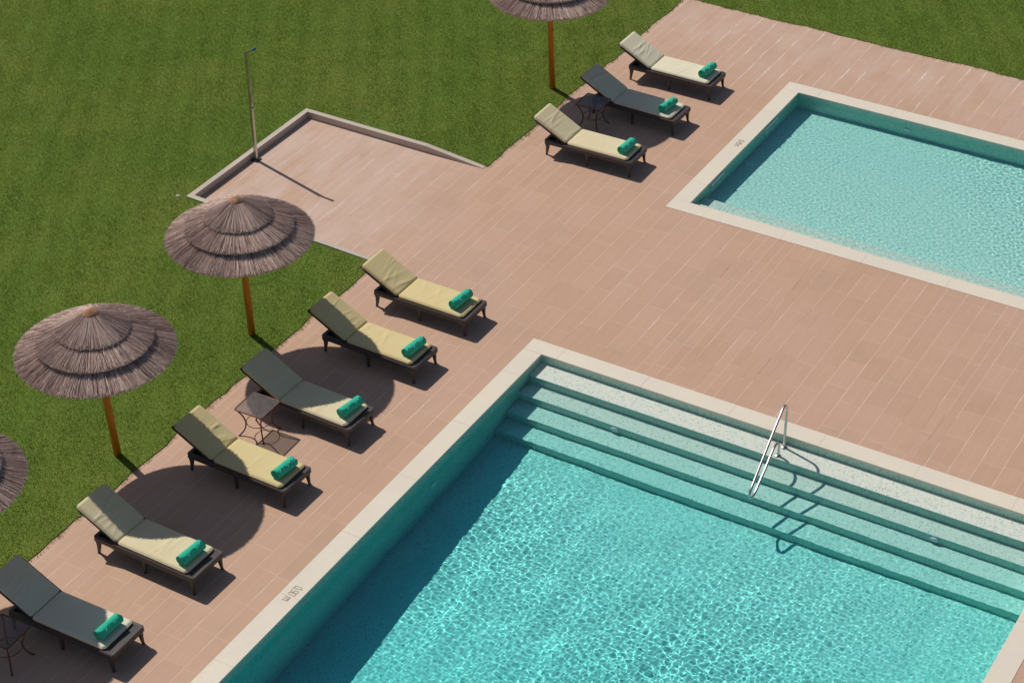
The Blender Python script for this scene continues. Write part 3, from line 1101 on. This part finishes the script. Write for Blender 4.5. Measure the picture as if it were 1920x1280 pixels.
def make_lounger():
    root = empty('sun_lounger')
    X0, X1, Y = -1.705, 0.055, 0.335
    # rim: rounded rectangular ring, woven
    mb = MB()
    po = rr_outline(X0, X1, -Y, Y, 0.045)
    pi_ = rr_outline(X0 + 0.06, X1 - 0.06, -Y + 0.05, Y - 0.05, 0.02)
    po2 = rr_outline(X0 + 0.012, X1 - 0.012, -Y + 0.012, Y - 0.012, 0.035)
    def rg(p, z): return [(x, y, z) for x, y in p]
    mb.loft([rg(po2, 0.225), rg(po, 0.232), rg(po, 0.296), rg(po2, 0.306), rg(pi_, 0.304), rg(pi_, 0.225), rg(po2, 0.225)], False, False)
    mb.build('frame', M['weave'], root, recalc=True)
    mb = MB()
    mb.box((HX + 0.01, -Y + 0.049, 0.282), (X1 - 0.058, Y - 0.049, 0.300))
    mb.box((X0 + 0.058, -Y + 0.049, 0.232), (HX + 0.008, Y - 0.049, 0.246))
    mb.build('seat_panel', M['weave'], root)
    mb = MB()
    f = back_tf()
    for a, b in (((0.0, -0.30, -0.024), (0.76, 0.30, -0.004)),):
        vs = [f(*p) for p in ((a[0], a[1], a[2]), (b[0], a[1], a[2]), (b[0], b[1], a[2]), (a[0], b[1], a[2]), (a[0], a[1], b[2]), (b[0], a[1], b[2]), (b[0], b[1], b[2]), (a[0], b[1], b[2]))]
        mb.add(vs, [(3, 2, 1, 0), (4, 5, 6, 7), (0, 1, 5, 4), (1, 2, 6, 5), (2, 3, 7, 6), (3, 0, 4, 7)])
    for s in (-1, 1):
        mb.tube([f(0.0, s * 0.30, -0.02), f(0.765, s * 0.30, -0.02)], 0.015, 8)
    mb.tube([f(0.765, -0.30, -0.02), f(0.765, 0.30, -0.02)], 0.015, 8)
    mb.build('backrest_frame', M['dark'], root, recalc=True)
    mb = MB()
    p0 = f(0.42, 0, -0.03)
    mb.tube([(X0 + 0.02, 0.22, 0.235), (X0 - 0.035, 0.22, 0.15)], 0.014, 8)
    for s in (-0.24, 0.24):
        mb.tube([(p0[0], s, p0[2]), (-1.50, s, 0.262)], 0.011, 8)
    mb.tube([(p0[0], -0.24, p0[2]), (p0[0], 0.24, p0[2])], 0.011, 8)
    mb.tube([(-1.46, -0.29, 0.262), (-1.46, 0.29, 0.262)], 0.011, 8)
    mb.build('back_prop', M['dark'], root)
    # six tapering legs
    for lx, kind in ((0.0, 1), (-0.836, 0), (-1.649, -1)):
        for s in (-1, 1):
            mb = MB()
            rings = []
            for z, hx, hy, ox in ((0.240, 0.056 if kind else 0.048, 0.032, 0.0), (0.215, 0.040, 0.028, 0.0), (0.18, 0.029, 0.024, 0.002), (0.11, 0.022, 0.020, 0.007), (0.05, 0.017, 0.016, 0.013), (0.0, 0.0145, 0.014, 0.020)):
                cx = lx + kind * (ox - 0.010) + (0.0 if kind == 0 else kind * (0.0))
                if kind == 1 and z > 0.2: cx = lx - 0.008
                if kind == -1 and z > 0.2: cx = lx + 0.008
                cy = s * (0.298 + (ox - 0.01) * 0.4)
                rings.append([(cx - hx, cy - hy, z), (cx + hx, cy - hy, z), (cx + hx, cy + hy, z), (cx - hx, cy + hy, z)])
            mb.loft(rings, True, False)
            lg = mb.build('leg', M['weave'], root, recalc=True)
            mb = MB()
            x_, y_ = lx + kind * 0.010, s * 0.302
            pass
            # rubber foot sits around the tip
            mb2 = MB()
            mb2.lathe([(0.021, 0.0), (0.021, 0.014), (0.016, 0.018)], (x_, y_, 0.0005), 12)
            mb2.build('rubber_foot', M['dark'], lg)
    return root


def make_towel(seed):
    r = random.Random(seed)
    mb = MB()
    n_t, turns, th, nl = 96, 3.15, 0.019, 16
    R0 = 0.093 + r.uniform(-0.003, 0.003)
    L = 0.41 + r.uniform(-0.015, 0.015)
    sq = r.uniform(0.90, 0.97)
    ph = r.uniform(0, 6.28)
    # the loose outer edge: stops at a ragged angle along the length
    prof = []
    for i in range(n_t + 1):
        t = i / n_t
        a = -2 * math.pi * turns * t + 0.9
        rad = R0 - (R0 - 0.010) * t
        prof.append((a, rad, t))
    endw = [0.22 * math.sin(j * 0.9 + ph) + 0.14 * math.sin(j * 2.1 + ph * 2) for j in range(nl + 1)]
    V, F = [], []
    for side in (0, 1):
        for i, (a, rad, t) in enumerate(prof):
            for j in range(nl + 1):
                s = j / nl
                aa = a + (endw[j] * max(0, 1 - t * 6))
                bul = 1 + 0.03 * math.sin(2.2 * s * 3.14 + ph) * (1 - t) + 0.022 * math.sin(5 * s + 2 * aa + ph) * (1 - t) + 0.008 * math.sin(23 * s + 5 * aa)
                rr = (rad - side * th * 0.72) * bul
                yy = (s - 0.5) * (L + 0.012 * math.sin(i * 0.21 + ph))
                V.append((rr * math.cos(aa), yy, rr * math.sin(aa) * sq))
    W = nl + 1
    N = (n_t + 1) * W
    for i in range(n_t):
        for j in range(nl):
            q = i * W + j
            F.append((q, q + 1, q + W + 1, q + W))
            F.append((N + q, N + q + W, N + q + W + 1, N + q + 1))
    for i in range(n_t):
        for j in (0, nl):
            q = i * W + j
            F.append((q, q + W, N + q + W, N + q))
    for i in (0, n_t):
        for j in range(nl):
            q = i * W + j
            F.append((q, q + 1, N + q + 1, N + q))
    mb.add(V, F, True)
    return mb, R0 * sq


lg0 = make_lounger()
LPOS = [(-1.362, 8.720, -0.004), (-1.352, 7.186, -0.023), (-1.344, 5.472, 0.013), (-1.318, -0.150, -0.005), (-1.335, -1.614, -0.019),
        (-1.327, -3.400, -0.028), (-1.328, -5.032, -0.019), (-1.312, -7.133, -0.016), (-1.309, -8.828, 0.011)]
LLAB = ['cream sun lounger in full sun, farthest up the terrace by the paddling pool',
        'sun lounger almost wholly in parasol shade, behind the dark iron table',
        'yellow cream sun lounger in full sun, nearest of the three beside the paddling pool',
        'fully sunlit yellow cream sun lounger beside the corner of the shower pad',
        'sun lounger with half its raised back in shade, second from the shower pad',
        'shaded sun lounger behind the rusty side table, only its foot end in the sun',
        'sun lounger with its shaded near side just in front of the rusty side table',
        'cream sun lounger with only the far side of its raised back in shade',
        'shaded sun lounger at the bottom left corner, only its foot end lit']
TLAB = ['rolled teal towel on the cream lounger farthest up the terrace',
        'rolled teal towel on the shaded lounger behind the top table',
        'rolled teal towel on the nearest of the three loungers beside the paddling pool',
        'rolled teal towel on the fully sunlit lounger beside the shower pad corner',
        'rolled teal towel on the lounger second from the shower pad',
        'rolled teal towel on the shaded lounger behind the rusty side table',
        'rolled teal towel on the lounger just in front of the rusty side table',
        'rolled teal towel on the second lounger from the bottom left corner',
        'rolled teal towel on the shaded lounger at the bottom left corner']
TOFF = [(-0.207, 0.327, -10), (-0.250, 0.288, -12), (-0.209, 0.296, -9), (-0.249, 0.301, -11), (-0.180, 0.305, -8), (-0.176, 0.332, -13), (-0.178, 0.309, -8), (-0.22, 0.275, -6), (-0.262, 0.285, -5)]
SHIFT = [0.0, -0.015, -0.01, 0.0, -0.005, -0.01, 0.0, -0.05, -0.07]
for i, (x, y, a) in enumerate(LPOS):
    o = lg0 if i == 0 else copy_tree(lg0)
    nrm = Vector((-math.sin(a), math.cos(a)))
    o.location = (x + nrm.x * 0.30, y + nrm.y * 0.30, 0.0)
    o.rotation_euler = (0, 0, a)
    tag(o, LLAB[i], 'sun lounger', 'sun loungers lined up beside the pools')
for i, (x, y, a) in enumerate(LPOS):
    o = [q for q in COL.objects if q.get('label') == LLAB[i]][0]
    make_mattress(o, 100 + i * 3, SHIFT[i], M[('cushion_w', 'cushion_w', 'cushion', 'cushion_y', 'cushion_y', 'cushion', 'cushion_y', 'cushion', 'cushion_w')[i]])
    mb, rz = make_towel(20 + i)
    t = mb.build('rolled_towel', M['towel'])
    ox, oy, ang = TOFF[i]
    t.location = (x + ox, y + oy, 0.350 + rz - 0.004)
    t.rotation_euler = (0, 0, a + math.radians(ang * 0.5))
    tag(t, TLAB[i], 'towel', 'rolled towels on the loungers')


# ------------------------------------------------------------------ side tables
def make_table():
    root = empty('side_table')
    mb = MB()
    rim = rr_outline(-0.245, 0.245, -0.245, 0.245, 0.03)
    mb.tube([(x, y, 0.492) for x, y in rim], 0.0105, 8, closed=True)
    mb.build('top_rim', M['iron'], root)
    mb = MB()
    pl = rr_outline(-0.238, 0.238, -0.238, 0.238, 0.025)
    mb.add([(x, y, 0.499) for x, y in pl], [tuple(range(len(pl)))])
    mb.add([(x, y, 0.494) for x, y in pl], [tuple(range(len(pl)))[::-1]])
    mb.build('tabletop', M['glass'], root)
    for k in range(4):
        a = math.radians(45 + 90 * k)
        ca, sa = math.cos(a), math.sin(a)
        mb = MB()
        pts = [(0.315, 0.486), (0.285, 0.44), (0.235, 0.36), (0.203, 0.28), (0.192, 0.21), (0.205, 0.13), (0.245, 0.06), (0.300, 0.010)]
        mb.tube(catmull([(r * ca, r * sa, z) for r, z in pts], 3), 0.0112, 8)
        lgm = mb.build('leg', M['iron'], root)
        mb = MB()
        mb.lathe([(0.015, 0.0), (0.015, 0.012), (0.01, 0.016)], (0.303 * ca, 0.303 * sa, 0.0005), 10)
        mb.build('foot_cap', M['dark'], lgm)
    mb = MB()
    mb.tube([(0.183 * math.cos(2 * math.pi * k / 40), 0.183 * math.sin(2 * math.pi * k / 40), 0.21) for k in range(40)], 0.006, 6, closed=True)
    mb.build('ring', M['iron'], root)
    return root


tb = make_table()
for i, (x, y, a, lab) in enumerate([(-2.655, -3.79, 0.03, 'rusty iron side table with smoked square top, half in sun beside the shaded middle lounger'),
                                    (-2.785, 6.79, 0.0, 'dark iron side table in shade between two loungers at the top of the view'),
                                    (-2.62, -9.33, 0.03, 'dark iron side table in shade at the bottom left corner, cut by the frame')]):
    o = tb if i == 0 else copy_tree(tb)
    o.location = (x, y, 0.0)
    o.rotation_euler = (0, 0, a)
    tag(o, lab, 'side table', 'iron side tables between the loungers')

# ------------------------------------------------------------------ grass blades
def in_view(P, mar=0.16):
    d = P - np.array(CP)
    z = d @ np.array(CF)
    fx = cd.lens / 36.0
    u = (d @ np.array(CR)) / z * fx
    v = (d @ np.array(CU)) / z * fx
    return (np.abs(u) < 0.5 + mar) & (np.abs(v) < 0.3335 + mar)


def lawn_pts(n, x0, x1, y0, y1, spill=0.030):
    x = rng.uniform(x0, x1, n)
    y = rng.uniform(y0, y1, n)
    s = rng.uniform(-0.02, spill, n)
    deck = (x > DX0 + edge_w(y) + s) & (y < DY1 + 0.8 * edge_w(x + 40) - s)
    padr = (x > -7.645) & (x < DX0 + 0.2) & (y > 0.895) & (y < 4.535)
    k = ~deck & ~padr
    x, y = x[k], y[k]
    P = np.stack([x, y, lawn_z(x, y)], -1)
    return P[in_view(P)]


DENS = 4300
P = np.vstack([lawn_pts(int(DENS * 14.6 * 34), -18.0, -3.4, -13.0, 21.0), lawn_pts(int(DENS * 13.4 * 8), -3.4, 10.0, 12.2, 20.2)])
N = len(P)
# neighbouring blades lean alike: a slowly turning wind field plus scatter
fld = 1.6 * np.sin(P[:, 0] * 1.7 + 0.9 * np.sin(P[:, 1] * 1.3)) + 1.4 * np.sin(P[:, 1] * 2.3 + P[:, 0] * 0.8) + 0.9 * np.sin(P[:, 0] * 6.1 + P[:, 1] * 4.7)
ang = fld + rng.normal(0, 1.7, N)
hgt = rng.uniform(0.013, 0.032, N) * (1 + 0.14 * np.sin(P[:, 0] * 3.1 + 1.3 * np.sin(P[:, 1] * 2.2)) * np.sin(P[:, 1] * 2.9 + 0.4) + 0.12 * np.sin(P[:, 0] * 11 + P[:, 1] * 7))
lean = rng.uniform(0.1, 1.0, N) * hgt * 1.1
wd = rng.uniform(0.003, 0.0062, N)
rot = rng.uniform(0, 2 * np.pi, N)
bx_, by_ = np.cos(rot) * wd, np.sin(rot) * wd
Z0 = P[:, 2] - 0.004
A = np.stack([P[:, 0] - bx_, P[:, 1] - by_, Z0], -1)
B = np.stack([P[:, 0] + bx_, P[:, 1] + by_, Z0], -1)
T = np.stack([P[:, 0] + np.cos(ang) * lean, P[:, 1] + np.sin(ang) * lean, P[:, 2] + hgt], -1)
V = np.stack([A, B, T], 1).reshape(-1, 3)
F = np.arange(3 * N).reshape(-1, 3)
gr = np_mesh('grass', V, F, M['grass'])
tag(gr, 'short mown green lawn grass around the terrace', 'grass', kind='stuff')
print('blades', N)
